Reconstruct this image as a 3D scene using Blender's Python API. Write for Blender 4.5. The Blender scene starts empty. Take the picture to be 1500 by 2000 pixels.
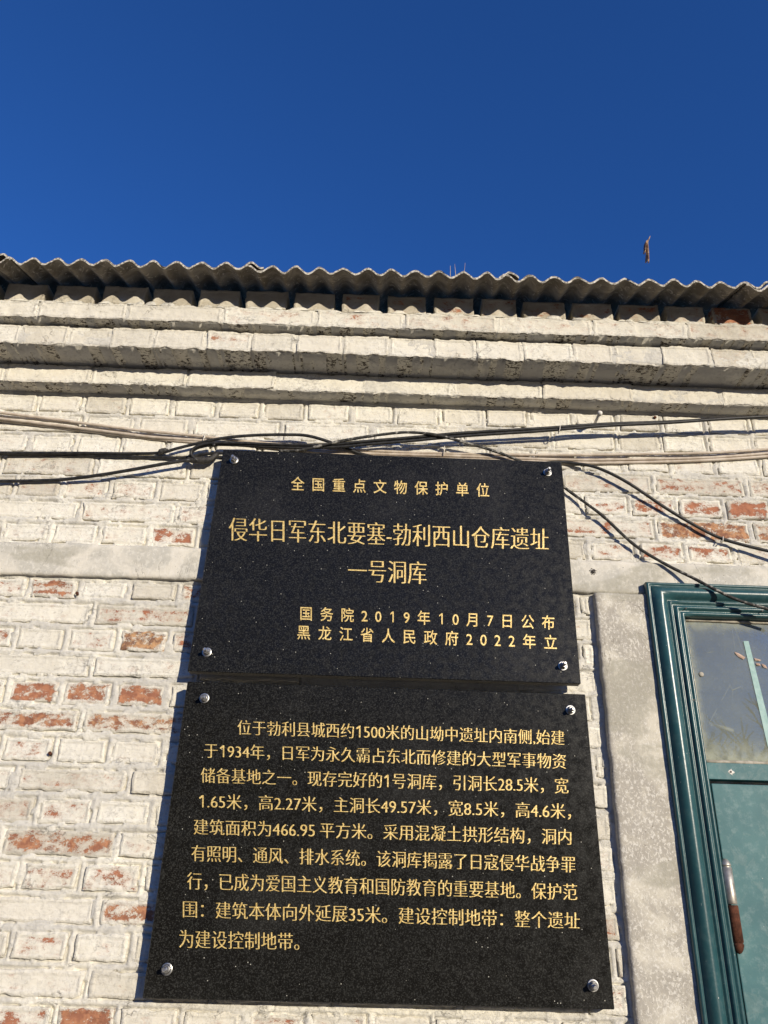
import bpy, math, random
import numpy as np
from mathutils import Vector, Matrix, noise as mnoise

random.seed(7); rng = np.random.default_rng(7)
scene = bpy.context.scene
col = scene.collection
GROUND = 2.2                      # the lintel's lower edge is 2.2 m above the ground

# ------------------------------------------------------------------ camera
CAM = dict(f=1500.0, pitch=.4555, yaw=.0054, roll=.0304, x=0.0, z=-0.6662, d=1.7726)
def cam_basis():
    p, w, r = CAM['pitch'], CAM['yaw'], CAM['roll']
    fw = Vector((math.sin(w)*math.cos(p), math.cos(w)*math.cos(p), math.sin(p)))
    rt = Vector((math.cos(w), -math.sin(w), 0)); up = rt.cross(fw)
    return rt*math.cos(r)+up*math.sin(r), up*math.cos(r)-rt*math.sin(r), fw
RT, UP, FW = cam_basis()
cam_data = bpy.data.cameras.new('camera')
cam = bpy.data.objects.new('camera', cam_data); col.objects.link(cam)
cam_data.sensor_fit = 'VERTICAL'; cam_data.sensor_height = 36; cam_data.lens = CAM['f']/2000*36
cam_data.clip_start = .02; cam_data.clip_end = 3000
cam.matrix_world = Matrix(((RT.x, UP.x, -FW.x, CAM['x']), (RT.y, UP.y, -FW.y, -CAM['d']),
                           (RT.z, UP.z, -FW.z, CAM['z']+GROUND), (0, 0, 0, 1)))
scene.camera = cam

# ------------------------------------------------------------------ sun and sky
SUN = Vector((.69, -1.0, .295)).normalized()          # towards the sun
elev = math.asin(SUN.z)
world = bpy.data.worlds.new('World'); scene.world = world; world.use_nodes = True
nt = world.node_tree; nt.nodes.clear()
sky = nt.nodes.new('ShaderNodeTexSky'); sky.sky_type = 'NISHITA'; sky.sun_disc = False
sky.sun_elevation = elev; sky.sun_rotation = math.atan2(SUN.x, SUN.y)
sky.air_density = 1.0; sky.dust_density = 0.0; sky.ozone_density = 6.0; sky.altitude = 300
tint = nt.nodes.new('ShaderNodeMix'); tint.data_type = 'RGBA'; tint.blend_type = 'MULTIPLY'
tint.inputs[0].default_value = 1.0; tint.inputs[7].default_value = (.50, .84, 1.26, 1)
bg = nt.nodes.new('ShaderNodeBackground'); bg.inputs['Strength'].default_value = .135
wo = nt.nodes.new('ShaderNodeOutputWorld')
nt.links.new(sky.outputs[0], tint.inputs[6]); nt.links.new(tint.outputs[2], bg.inputs[0]); nt.links.new(bg.outputs[0], wo.inputs[0])
sd = bpy.data.lights.new('sun', 'SUN'); sd.energy = 4.85; sd.angle = math.radians(.53); sd.color = (1.0, .895, .725)
sun = bpy.data.objects.new('sun', sd); col.objects.link(sun)
sun.rotation_euler = SUN.to_track_quat('Z', 'Y').to_euler(); sun.location = (6, -9, 6)
scene.view_settings.view_transform = 'Standard'; scene.view_settings.look = 'None'
scene.view_settings.gamma = 1; scene.view_settings.exposure = 0.0
scene.view_settings.use_curve_mapping = False

# ------------------------------------------------------------------ helpers
def V(X, o, Z):
    """millimetres along the wall, out from the wall, above the lintel's lower edge -> metres"""
    return Vector((X/1000, -o/1000, Z/1000+GROUND))
def P(px, py, o):
    """the point o mm out from the wall that the photograph shows at (px, py): (X, o, Z) in mm"""
    d = FW*CAM['f'] + RT*(px-750) - UP*(py-1000)
    t = (CAM['d']*1000-o)/d.y
    return (t*d.x, o, CAM['z']*1000+t*d.z)
def mesh_np(name, verts, faces, smooth=True):
    me = bpy.data.meshes.new(name)
    verts = np.asarray(verts, dtype=np.float64); me.vertices.add(len(verts)); me.vertices.foreach_set('co', verts.ravel())
    faces = np.asarray(faces, dtype=np.int32); n, k = faces.shape
    me.loops.add(n*k); me.loops.foreach_set('vertex_index', faces.ravel())
    me.polygons.add(n); me.polygons.foreach_set('loop_start', np.arange(0, n*k, k, dtype=np.int32))
    me.polygons.foreach_set('loop_total', np.full(n, k, dtype=np.int32))
    me.polygons.foreach_set('use_smooth', np.full(n, smooth)); me.update(calc_edges=True); me.validate()
    return me
def mesh_py(name, verts, faces, smooth=False):
    me = bpy.data.meshes.new(name); me.from_pydata([tuple(v) for v in verts], [], faces)
    me.update(); me.validate()
    if smooth:
        for p in me.polygons: p.use_smooth = True
    return me
def link(name, me, mat=None, parent=None, loc=None):
    o = bpy.data.objects.new(name, me); col.objects.link(o)
    if mat is not None and me is not None and not me.materials: me.materials.append(mat)
    if parent is not None:
        o.parent = parent
        o.location = (Vector(loc) if loc is not None else Vector((0, 0, 0))) - world_loc(parent)
    elif loc is not None: o.location = loc
    return o
def world_loc(o):
    l = Vector((0, 0, 0))
    while o is not None: l += o.location; o = o.parent
    return l
def tag(o, label=None, cat=None, group=None, kind=None):
    if label: o['label'] = label
    if cat: o['category'] = cat
    if group: o['group'] = group
    if kind: o['kind'] = kind
    return o
def empty(name, loc):
    o = bpy.data.objects.new(name, None); col.objects.link(o); o.location = loc; o.empty_display_size = .05
    return o
def at_world(name, me, mat, parent):
    """link a mesh whose vertices are in world coordinates, with its origin at its middle"""
    n = len(me.vertices); co = np.empty(n*3); me.vertices.foreach_get('co', co); co = co.reshape(-1, 3)
    c = (co.min(0)+co.max(0))/2; me.vertices.foreach_set('co', (co-c).ravel()); me.update()
    return link(name, me, mat, parent, c)
def box_verts(x0, x1, o0, o1, z0, z1):
    vs = [V(x, o, z) for z in (z0, z1) for o in (o0, o1) for x in (x0, x1)]
    fs = [(0, 1, 3, 2), (4, 6, 7, 5), (0, 4, 5, 1), (2, 3, 7, 6), (0, 2, 6, 4), (1, 5, 7, 3)]
    return vs, fs
def fix_normals(me):
    import bmesh
    b = bmesh.new(); b.from_mesh(me); bmesh.ops.recalc_face_normals(b, faces=b.faces); b.to_mesh(me); b.free(); return me
def box(name, x0, x1, o0, o1, z0, z1, mat, parent, bevel=0):
    import bmesh
    vs, fs = box_verts(x0, x1, o0, o1, z0, z1); me = fix_normals(mesh_py(name, vs, fs))
    if bevel:
        b = bmesh.new(); b.from_mesh(me)
        bmesh.ops.bevel(b, geom=list(b.edges), offset=bevel/1000, segments=2, affect='EDGES', profile=.6); b.to_mesh(me); b.free()
    return at_world(name, me, mat, parent)
def catmull(pts, step=.008):
    pts = [Vector(p) for p in pts]; pts = [pts[0]*2-pts[1]]+pts+[pts[-1]*2-pts[-2]]
    out = []
    for i in range(1, len(pts)-2):
        a, b, c, d = pts[i-1:i+3]; n = max(2, int((c-b).length/step))
        for k in range(n):
            t = k/n
            out.append(.5*((2*b)+(c-a)*t+(2*a-5*b+4*c-d)*t*t+(3*b-a-3*c+d)*t*t*t))
    out.append(pts[-2]); return out
def tube_geo(path, r, sides=10, verts=None, faces=None, caps=True, jitter=0, taper=None):
    verts = [] if verts is None else verts; faces = [] if faces is None else faces
    base = len(verts); n = len(path); up = Vector((0, 0, 1)); prev = None
    for i, p in enumerate(path):
        t = (path[min(i+1, n-1)]-path[max(i-1, 0)]).normalized()
        if prev is None:
            s = t.cross(up)
            if s.length < .1: s = t.cross(Vector((1, 0, 0)))
            s.normalize()
        else: s = (prev-t*prev.dot(t)).normalized()
        prev = s; q = t.cross(s)
        rr = (r if taper is None else r*taper(i/(n-1)))*(1+(random.uniform(-jitter, jitter) if jitter else 0))
        for k in range(sides):
            a = 2*math.pi*k/sides; verts.append(p+(s*math.cos(a)+q*math.sin(a))*rr)
    for i in range(n-1):
        for k in range(sides):
            a = base+i*sides+k; b = base+i*sides+(k+1) % sides
            faces.append((a, b, b+sides, a+sides))
    if caps:
        faces.append(tuple(base+k for k in range(sides))[::-1]); faces.append(tuple(base+(n-1)*sides+k for k in range(sides)))
    return verts, faces
def lathe(profile, origin, axis, sides=20):
    """profile: (distance along axis, radius) in metres"""
    axis = Vector(axis).normalized(); s = axis.orthogonal().normalized(); q = axis.cross(s)
    vs, fs = [], []
    for h, r in profile:
        for k in range(sides):
            a = 2*math.pi*k/sides; vs.append(Vector(origin)+axis*h+(s*math.cos(a)+q*math.sin(a))*max(r, 1e-5))
    for i in range(len(profile)-1):
        for k in range(sides):
            a = i*sides+k; b = i*sides+(k+1) % sides; fs.append((a, b, b+sides, a+sides))
    fs.append(tuple(range(sides))[::-1]); fs.append(tuple((len(profile)-1)*sides+k for k in range(sides)))
    return vs, fs
# cheap vectorised value noise
class VNoise:
    def __init__(self, seed): self.t = np.random.default_rng(seed).random((256, 256))
    def __call__(self, x, y):
        x = np.asarray(x, float); y = np.asarray(y, float)
        xi = np.floor(x).astype(int); yi = np.floor(y).astype(int); fx = x-xi; fy = y-yi
        fx = fx*fx*(3-2*fx); fy = fy*fy*(3-2*fy); g = self.t
        a = g[xi & 255, yi & 255]; b = g[(xi+1) & 255, yi & 255]; c = g[xi & 255, (yi+1) & 255]; d = g[(xi+1) & 255, (yi+1) & 255]
        return (a*(1-fx)+b*fx)*(1-fy)+(c*(1-fx)+d*fx)*fy-.5
N1, N2, N3, N4 = VNoise(1), VNoise(2), VNoise(3), VNoise(4)
def fbm(n, x, y, octs=4):
    s = 0; a = 1.0
    for i in range(octs): s = s+a*n(x*2**i+17*i, y*2**i+5*i); a *= .55
    return s

# ------------------------------------------------------------------ materials
def material(name):
    m = bpy.data.materials.new(name); m.use_nodes = True; m.node_tree.nodes.clear()
    return m, m.node_tree
class G:
    """small node-graph builder"""
    def __init__(self, nt): self.nt = nt
    def n(self, t, **kw):
        nd = self.nt.nodes.new(t)
        for k, v in kw.items(): setattr(nd, k, v)
        return nd
    def set(self, nd, key, v):
        if hasattr(v, 'is_output') or isinstance(v, bpy.types.NodeSocket): self.nt.links.new(v, nd.inputs[key])
        else: nd.inputs[key].default_value = v
    def noise(self, vec, scale, detail=4, rough=.55, dist=0, out='Fac'):
        nd = self.n('ShaderNodeTexNoise'); self.set(nd, 'Vector', vec); nd.inputs['Scale'].default_value = scale
        nd.inputs['Detail'].default_value = detail; nd.inputs['Roughness'].default_value = rough; nd.inputs['Distortion'].default_value = dist
        return nd.outputs[out]
    def voro(self, vec, scale, feature='F1', out='Distance', rnd=1):
        nd = self.n('ShaderNodeTexVoronoi', feature=feature); self.set(nd, 'Vector', vec); nd.inputs['Scale'].default_value = scale
        nd.inputs['Randomness'].default_value = rnd
        return nd.outputs[out]
    def math(self, op, a, b=0.0, clamp=False):
        nd = self.n('ShaderNodeMath', operation=op, use_clamp=clamp); self.set(nd, 0, a); self.set(nd, 1, b); return nd.outputs[0]
    def ramp(self, v, lo, hi, a=0.0, b=1.0, smooth=True):
        nd = self.n('ShaderNodeMapRange', interpolation_type='SMOOTHSTEP' if smooth else 'LINEAR')
        self.set(nd, 'Value', v); self.set(nd, 'From Min', lo); self.set(nd, 'From Max', hi); self.set(nd, 'To Min', a); self.set(nd, 'To Max', b)
        return nd.outputs[0]
    def mix(self, f, a, b, blend='MIX'):
        nd = self.n('ShaderNodeMix', data_type='RGBA', blend_type=blend); self.set(nd, 0, f)
        self.set(nd, 6, a if not isinstance(a, tuple) else (*a, 1)); self.set(nd, 7, b if not isinstance(b, tuple) else (*b, 1)); return nd.outputs[2]
    def mapping(self, vec, scale=(1, 1, 1), loc=(0, 0, 0), rot=(0, 0, 0)):
        nd = self.n('ShaderNodeMapping'); self.set(nd, 'Vector', vec); nd.inputs['Scale'].default_value = scale
        nd.inputs['Location'].default_value = loc; nd.inputs['Rotation'].default_value = rot; return nd.outputs[0]
    def obj(self): return self.n('ShaderNodeTexCoord').outputs['Object']
    def pos(self): return self.n('ShaderNodeNewGeometry').outputs['Position']
    def attr(self, name):
        nd = self.n('ShaderNodeAttribute', attribute_type='OBJECT', attribute_name=name); return nd.outputs['Fac']
    def bump(self, h, strength, dist, normal=None):
        nd = self.n('ShaderNodeBump'); self.set(nd, 'Height', h); nd.inputs['Strength'].default_value = strength; nd.inputs['Distance'].default_value = dist
        if normal is not None: self.nt.links.new(normal, nd.inputs['Normal'])
        return nd.outputs[0]
    def surf(self, color, rough=.8, normal=None, metal=0.0, spec=.5, **kw):
        b = self.n('ShaderNodeBsdfPrincipled'); self.set(b, 'Base Color', color if not isinstance(color, tuple) else (*color, 1))
        self.set(b, 'Roughness', rough); self.set(b, 'Metallic', metal); self.set(b, 'Specular IOR Level', spec)
        if normal is not None: self.nt.links.new(normal, b.inputs['Normal'])
        for k, v in kw.items(): self.set(b, k, v)
        o = self.n('ShaderNodeOutputMaterial'); self.nt.links.new(b.outputs[0], o.inputs[0]); return b

def limewash(name, brick):
    """old limewash over brick and mortar; red brick shows where the wash has worn off (object property 'worn')"""
    m, t = material(name); g = G(t); p = g.pos()
    big = g.noise(p, 2.2, 3); mid = g.noise(p, 14, 5, .6); fine = g.noise(p, 120, 4, .65)
    streak = g.noise(g.mapping(p, (1, 1, 2.6)), 60, 4, .7, .4)
    wash = g.mix(g.ramp(mid, .40, .62), (.76, .72, .61), (.83, .80, .70))
    wash = g.mix(g.ramp(big, .42, .68), wash, (.76, .73, .635))
    gt = g.math('MULTIPLY', g.ramp(streak, .50, .66), g.ramp(mid, .38, .58))
    wash = g.mix(g.math('MULTIPLY', gt, .50 if brick else .95), wash, (.46, .44, .39))
    wash = g.mix(g.math('MULTIPLY', g.ramp(g.math('ADD', fine, g.math('MULTIPLY', mid, .35)), .74, .84), .5), wash, (.40, .375, .32))
    if not brick: wash = g.mix(g.ramp(g.noise(p, 5, 4, .6), .40, .58, 0, .75), wash, (.55, .53, .48))
    if brick:
        tone = g.n('ShaderNodeObjectInfo').outputs['Random']; wash = g.mix(g.ramp(tone, .3, 1, 0, .5, smooth=False), wash, (.66, .615, .52))
        dirt_shade = g.attr('dirt_shade'); wash = g.mix(g.math('MULTIPLY', dirt_shade, g.ramp(g.noise(p, 9, 4, .6), .3, .6, .35, .95)), wash, (.44, .395, .31))  # grime tint; on the eaves bricks it paints in the roof's shade
    pits = g.math('MULTIPLY', g.ramp(g.noise(g.mapping(p, (1, 1, 1.8)), 210, 2, .6), .70, .76), g.ramp(g.noise(p, 22, 3), .50, .64))
    wash = g.mix(pits, wash, (.10, .085, .07))
    rough = .9
    hgt = g.math('ADD', g.math('MULTIPLY', fine, .35), g.math('MULTIPLY', streak, .7))
    hgt = g.math('SUBTRACT', hgt, g.math('MULTIPLY', pits, .6))
    hgt = g.math('ADD', hgt, g.math('MULTIPLY', g.noise(p, 40, 6, .62, .2), .8))
    rg = g.math('ABSOLUTE', g.math('SUBTRACT', g.noise(g.mapping(p, (1, 1, 1.2)), 17, 6, .62, .6), .5))
    crk = g.math('MULTIPLY', g.ramp(rg, 0, .012, 1, 0), g.ramp(g.noise(p, 11, 3), .54, .66))
    hgt = g.math('SUBTRACT', hgt, g.math('MULTIPLY', crk, .9)); wash = g.mix(g.math('MULTIPLY', crk, .45), wash, (.25, .22, .18))
    # flaking wash: scabs with raised edges
    scab = g.ramp(g.noise(p, 70, 6, .72, .8), .50, .53); hgt = g.math('ADD', hgt, g.math('MULTIPLY', scab, .16))
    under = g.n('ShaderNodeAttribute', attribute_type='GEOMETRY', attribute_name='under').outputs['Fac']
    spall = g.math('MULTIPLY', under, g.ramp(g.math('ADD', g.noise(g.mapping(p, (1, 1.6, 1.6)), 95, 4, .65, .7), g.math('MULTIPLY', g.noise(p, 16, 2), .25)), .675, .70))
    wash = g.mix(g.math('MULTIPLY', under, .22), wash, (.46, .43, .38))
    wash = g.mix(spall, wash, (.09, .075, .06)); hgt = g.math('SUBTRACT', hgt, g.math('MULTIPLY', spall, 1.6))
    if brick:
        worn = g.attr('worn'); hue = g.attr('hue')
        sh = g.mapping(p, (1, 1, 1.7))
        n = g.math('ADD', g.math('MULTIPLY', g.noise(sh, 30, 3, .5), .85), g.math('MULTIPLY', g.noise(g.mapping(p, (1, 1, 1.5), rot=(0, .5, 0)), 120, 5, .8, .5), .72))
        n = g.math('ADD', n, g.math('MULTIPLY', g.noise(sh, 380, 3, .7), .30))
        edge = g.n('ShaderNodeAttribute', attribute_type='GEOMETRY', attribute_name='rim').outputs['Fac']
        thr = g.ramp(worn, 0, 1, 1.27, .77, smooth=False)
        n = g.math('SUBTRACT', n, g.math('MULTIPLY', edge, g.ramp(g.noise(p, 26, 2), .35, .65, .12, .46)))
        mask = g.ramp(g.math('SUBTRACT', n, thr), 0.0, .05)
        mask = g.math('MAXIMUM', mask, g.ramp(g.math('SUBTRACT', n, thr), -.16, .02, 0, .30))
        mask = g.math('MULTIPLY', mask, g.ramp(worn, .02, .06))
        rn = g.noise(p, 55, 4, .6)
        red = g.mix(g.ramp(rn, .35, .65), (.30, .088, .036), (.42, .145, .062))
        red = g.mix(g.ramp(hue, 0, 1, smooth=False), red, g.mix(g.ramp(rn, .4, .6), (.16, .065, .03), (.55, .30, .13)))
        dusty = g.mix(.09, red, (.75, .66, .56))
        wash = g.mix(mask, wash, dusty); hgt = g.math('SUBTRACT', hgt, g.math('MULTIPLY', mask, .35))
    if brick:
        rimn = g.n('ShaderNodeAttribute', attribute_type='GEOMETRY', attribute_name='rim').outputs['Fac']
        hgt = g.math('MULTIPLY', hgt, g.ramp(g.math('ADD', rimn, g.math('MULTIPLY', g.noise(p, 20, 2), .6)), .2, .9, .55, 1.25))
    nrm = g.bump(hgt, .8, .0030)
    g.surf(wash, rough, nrm, spec=.2); return m
MAT_BRICK = limewash('limewashed_brick', True)
MAT_MORTAR = limewash('limewashed_mortar', False)

def mk_lintel(name, tone, warm=(.68, .64, .55), lace=False):
    m, t = material(name); g = G(t); p = g.pos()
    mid = g.noise(p, 9, 5, .65, .5); fine = g.noise(p, 90, 5, .7); web = g.noise(g.mapping(p, (1.3, 1, 1)), 130 if lace else 75, 5, .7, .8)
    c = g.mix(g.ramp(mid, .38, .60), warm, tone)
    c = g.mix(g.math('MULTIPLY', g.ramp(web, .50, .60), .75 if lace else .5), c, (.72, .69, .61))
    c = g.mix(g.math('MULTIPLY', g.ramp(fine, .58, .72), .5), c, (.34, .33, .30))
    patch = g.ramp(g.noise(g.mapping(p, (.8, 1, 2.0)), 3.2, 4, .55, .4), .56, .63, 0, .7); c = g.mix(g.math('MULTIPLY', patch, g.ramp(fine, .35, .55, .4, 1)), c, (.37, .35, .28))
    pits = g.ramp(g.noise(p, 240, 2), .70, .75); c = g.mix(pits, c, (.16, .15, .13))
    rg = g.math('ABSOLUTE', g.math('SUBTRACT', g.noise(g.mapping(p, (1.5, 1, .6)), 4.2, 7, .62, .5), .5)); crk = g.math('MULTIPLY', g.ramp(rg, 0, .004, 1, 0), g.ramp(g.noise(p, 3.1, 2), .50, .60)); c = g.mix(g.math('MULTIPLY', crk, .7), c, (.16, .14, .11)); fine = g.math('SUBTRACT', fine, crk)
    fine = g.math('ADD', fine, g.math('MULTIPLY', g.noise(p, 28, 6, .7), 1.2))
    h = g.math('ADD', g.math('MULTIPLY', fine, .6), g.math('MULTIPLY', web, .5)); h = g.math('SUBTRACT', h, g.math('MULTIPLY', pits, .5))
    g.surf(c, .9, g.bump(h, .7, .002), spec=.2); return m
MAT_LINTEL = mk_lintel('worn_concrete', (.50, .48, .42))
MAT_RENDER = mk_lintel('grey_cement_render', (.40, .37, .315), (.62, .58, .48), True)

def mk_granite():
    m, t = material('black_granite'); g = G(t); p = g.pos()
    grain = g.voro(p, 560, out='Color'); sep = g.n('ShaderNodeSeparateColor'); g.set(sep, 0, grain)
    c = g.mix(g.ramp(sep.outputs[0], .55, 1.0, 0, 1), (.0075, .0070, .0056), (.034, .034, .030))
    c = g.mix(g.ramp(g.noise(p, 300, 3, .7), .60, .72), c, (.052, .052, .047))
    sp = g.voro(p, 175, out='Color'); s2 = g.n('ShaderNodeSeparateColor'); g.set(s2, 0, sp)
    d = g.voro(p, 175)
    fl = g.math('MULTIPLY', g.ramp(s2.outputs[0], .965, .97), g.ramp(d, .10, .22, 1, 0))
    c = g.mix(fl, c, (.50, .48, .40))
    f2 = g.math('MULTIPLY', g.ramp(g.noise(p, 5, 3), .5, .7), .014)
    c = g.mix(f2, c, (.5, .48, .45))
    r = g.ramp(g.noise(p, 60, 4), .3, .7, .20, .34)
    g.surf(c, r, g.bump(g.noise(p, 500, 2), .12, .0005), spec=.2); return m
MAT_GRANITE = mk_granite()
def mk_edge():
    m, t = material('sawn_granite_edge'); g = G(t); p = g.pos()
    c = g.mix(g.noise(p, 200, 4, .7), (.05, .047, .04), (.19, .175, .145)); g.surf(c, .75, g.bump(g.noise(p, 300, 3), .4, .001)); return m
MAT_EDGE = mk_edge()
def mk_gold():
    m, t = material('gold_paint'); g = G(t); p = g.pos()
    c = g.mix(g.ramp(g.noise(p, 260, 3, .7), .35, .7), (.56, .37, .10), (.92, .72, .30))
    g.surf(c, .42, g.bump(g.noise(p, 340, 3, .7), .7, .0012), metal=.25, spec=.5); return m
MAT_GOLD = mk_gold()
def simple(name, col_a, col_b, scale, rough=.5, bump=.2, bdist=.001, metal=0.0, spec=.5, lo=.35, hi=.65, detail=4):
    m, t = material(name); g = G(t); p = g.pos(); n = g.noise(p, scale, detail, .6)
    g.surf(g.mix(g.ramp(n, lo, hi), col_a, col_b), rough, g.bump(g.noise(p, scale*2.5, 4, .7), bump, bdist), metal=metal, spec=spec); return m
MAT_STEEL = simple('zinc_plated_steel', (.42, .41, .39), (.62, .61, .58), 160, .40, .25, .0006, metal=1.0)
MAT_HINGE = simple('worn_steel', (.34, .31, .26), (.55, .51, .44), 60, .46, .3, .0006, metal=.7)
MAT_RUST = simple('rust', (.055, .022, .013), (.13, .048, .026), 90, .85, .8, .0012, spec=.2)
MAT_CABLE = simple('black_cable_sheath', (.012, .012, .012), (.035, .034, .032), 80, .48, .4, .0005, spec=.4)
MAT_CABLE_OLD = simple('weathered_cable_sheath', (.035, .034, .031), (.42, .40, .35), 70, .7, .8, .001, spec=.3, lo=.50, hi=.72)
MAT_BEIGE = simple('beige_cable_sheath', (.44, .365, .28), (.60, .52, .42), 40, .55, .3, .0005, spec=.35)
MAT_TAPE = simple('black_tape', (.015, .014, .012), (.05, .045, .038), 120, .6, .8, .002)
MAT_TIE = simple('pale_cord', (.55, .50, .44), (.72, .68, .60), 100, .7)
MAT_NAIL = simple('whitewashed_metal', (.55, .52, .46), (.78, .75, .68), 160, .7, .6, .001)
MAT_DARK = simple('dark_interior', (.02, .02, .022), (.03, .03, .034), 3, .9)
MAT_SPIDER = simple('dark_chitin', (.02, .015, .012), (.05, .04, .03), 400, .6)
MAT_STRAW = simple('dry_straw', (.42, .30, .20), (.60, .46, .32), 60, .8)
MAT_LEAF = simple('dry_leaf', (.13, .06, .035), (.50, .34, .20), 60, .7, .6, .002)
MAT_BARK = simple('grey_brown_bark', (.06, .05, .04), (.11, .095, .08), 12, .9)
def mk_asbestos():
    m, t = material('weathered_fibre_cement'); g = G(t); p = g.pos()
    mid = g.noise(p, 16, 5, .65, 1.0); fine = g.noise(p, 160, 4, .7)
    c = g.mix(g.ramp(mid, .36, .66), (.13, .112, .085), (.26, .23, .185))
    c = g.mix(g.math('MULTIPLY', g.ramp(g.noise(p, 34, 2, .5, 3.0), .60, .68), .6), c, (.50, .46, .40))
    c = g.mix(g.math('MULTIPLY', g.ramp(fine, .62, .75), .5), c, (.10, .09, .07))
    e = g.n('ShaderNodeAttribute', attribute_type='GEOMETRY', attribute_name='lip').outputs['Fac']
    lip = g.mix(g.ramp(fine, .42, .58), (.62, .58, .49), (.20, .18, .145))
    c = g.mix(e, c, lip)
    g.surf(c, .9, g.bump(fine, .8, .002), spec=.2); return m
MAT_SHEET = mk_asbestos()
def mk_teal(name, a, b, chalk, rough, spec=.55):
    m, t = material(name); g = G(t); p = g.pos()
    c = g.mix(g.ramp(g.noise(p, 7, 4, .6), .35, .7), a, b)
    c = g.mix(g.math('MULTIPLY', g.ramp(g.noise(p, 60, 4, .7), .45, .75), chalk*1.3), c, (.40, .48, .46))
    sp = g.ramp(g.noise(g.mapping(p, (1, 1, .6)), 210, 3, .6), .735, .76); c = g.mix(sp, c, (.62, .62, .56))
    bl = g.math('MULTIPLY', g.ramp(g.noise(g.mapping(p, (1.2, 1, 1)), 24, 5, .65, .8), .57, .60), chalk*1.6)
    c = g.mix(bl, c, (.16, .23, .22))
    g.surf(c, rough, g.bump(g.noise(p, 70, 4, .7), .22, .0012), spec=spec); return m
MAT_TEAL = mk_teal('dark_teal_gloss_paint', (.020, .070, .078), (.026, .090, .098), .05, .30)
MAT_TEAL_PALE = mk_teal('chalky_teal_paint', (.045, .135, .145), (.066, .175, .18), .16, .55, .3)
def mk_glass():
    m, t = material('dusty_window_glass'); g = G(t); p = g.pos()
    o = g.n('ShaderNodeOutputMaterial'); gl = g.n('ShaderNodeBsdfGlossy'); gl.inputs['Roughness'].default_value = .012; gl.inputs['Color'].default_value = (1, 1, 1, 1)
    tr = g.n('ShaderNodeBsdfTransparent'); tr.inputs['Color'].default_value = (.85, .88, .88, 1)
    fr = g.n('ShaderNodeFresnel'); fr.inputs['IOR'].default_value = 1.9
    m1 = g.n('ShaderNodeMixShader'); g.set(m1, 0, g.math('MULTIPLY', fr.outputs[0], .85)); t.links.new(tr.outputs[0], m1.inputs[1]); t.links.new(gl.outputs[0], m1.inputs[2])
    df = g.n('ShaderNodeBsdfDiffuse'); df.inputs['Color'].default_value = (.44, .46, .36, 1)
    d = g.ramp(g.noise(p, 5, 5, .6), .30, .75, .20, .36)
    d = g.math('ADD', d, g.math('MULTIPLY', g.ramp(g.noise(p, 240, 3, .7), .58, .74), .16))
    # dirt gathered along the panes' edges
    bz = g.n('ShaderNodeSeparateXYZ'); g.set(bz, 0, p)
    low = g.ramp(bz.outputs[2], GROUND-.40, GROUND-.33, .55, 0); left = g.ramp(bz.outputs[0], .738, .765, .40, 0); top = g.ramp(bz.outputs[2], GROUND-.10, GROUND-.065, 0, .35)
    ed = g.math('MAXIMUM', g.math('MAXIMUM', low, left), top)
    ed = g.math('MULTIPLY', ed, g.ramp(g.noise(p, 40, 4, .7), .3, .65, .35, 1.0))
    scr = g.math('MULTIPLY', g.ramp(g.voro(g.mapping(p, (3, 1, .8), rot=(0, .9, 0)), 7, 'DISTANCE_TO_EDGE'), 0, .006, .35, 0), g.ramp(g.noise(p, 12, 2), .52, .6))
    d = g.math('ADD', d, g.math('ADD', ed, scr), clamp=True)
    m2 = g.n('ShaderNodeMixShader'); g.set(m2, 0, d); t.links.new(m1.outputs[0], m2.inputs[1]); t.links.new(df.outputs[0], m2.inputs[2])
    t.links.new(m2.outputs[0], o.inputs[0]); return m
MAT_GLASS = mk_glass()
MAT_PUTTY = simple('old_putty', (.30, .27, .21), (.46, .42, .34), 60, .8, .6, .001)
MAT_STRIP = simple('pale_green_tape', (.24, .40, .37), (.34, .50, .46), 60, .6)
def mk_ground():
    m, t = material('dry_gravel_yard'); g = G(t); p = g.pos()
    c = g.mix(g.noise(p, .6, 5, .6), (.17, .14, .10), (.25, .215, .16)); c = g.mix(g.ramp(g.voro(p, 30), .1, .5), c, (.17, .15, .12))
    g.surf(c, .95, g.bump(g.noise(p, 25, 5, .7), .6, .02)); return m
MAT_GROUND = mk_ground()

# ------------------------------------------------------------------ ground
gv, gf = [], []
nG = 60; xs = np.concatenate([-np.geomspace(1500, 2, nG//2), np.linspace(-1, 1, 4), np.geomspace(2, 1500, nG//2)])
for y in xs:
    for x in xs: gv.append((x, y, 0 if abs(x) < 6 and abs(y) < 6 else mnoise.noise(Vector((x*.05, y*.05, 0)))*.25-.02))
w = len(xs)
for j in range(w-1):
    for i in range(w-1): gf.append((j*w+i, j*w+i+1, (j+1)*w+i+1, (j+1)*w+i))
tag(link('ground', mesh_py('ground', gv, gf, True), MAT_GROUND), kind='structure')

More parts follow.
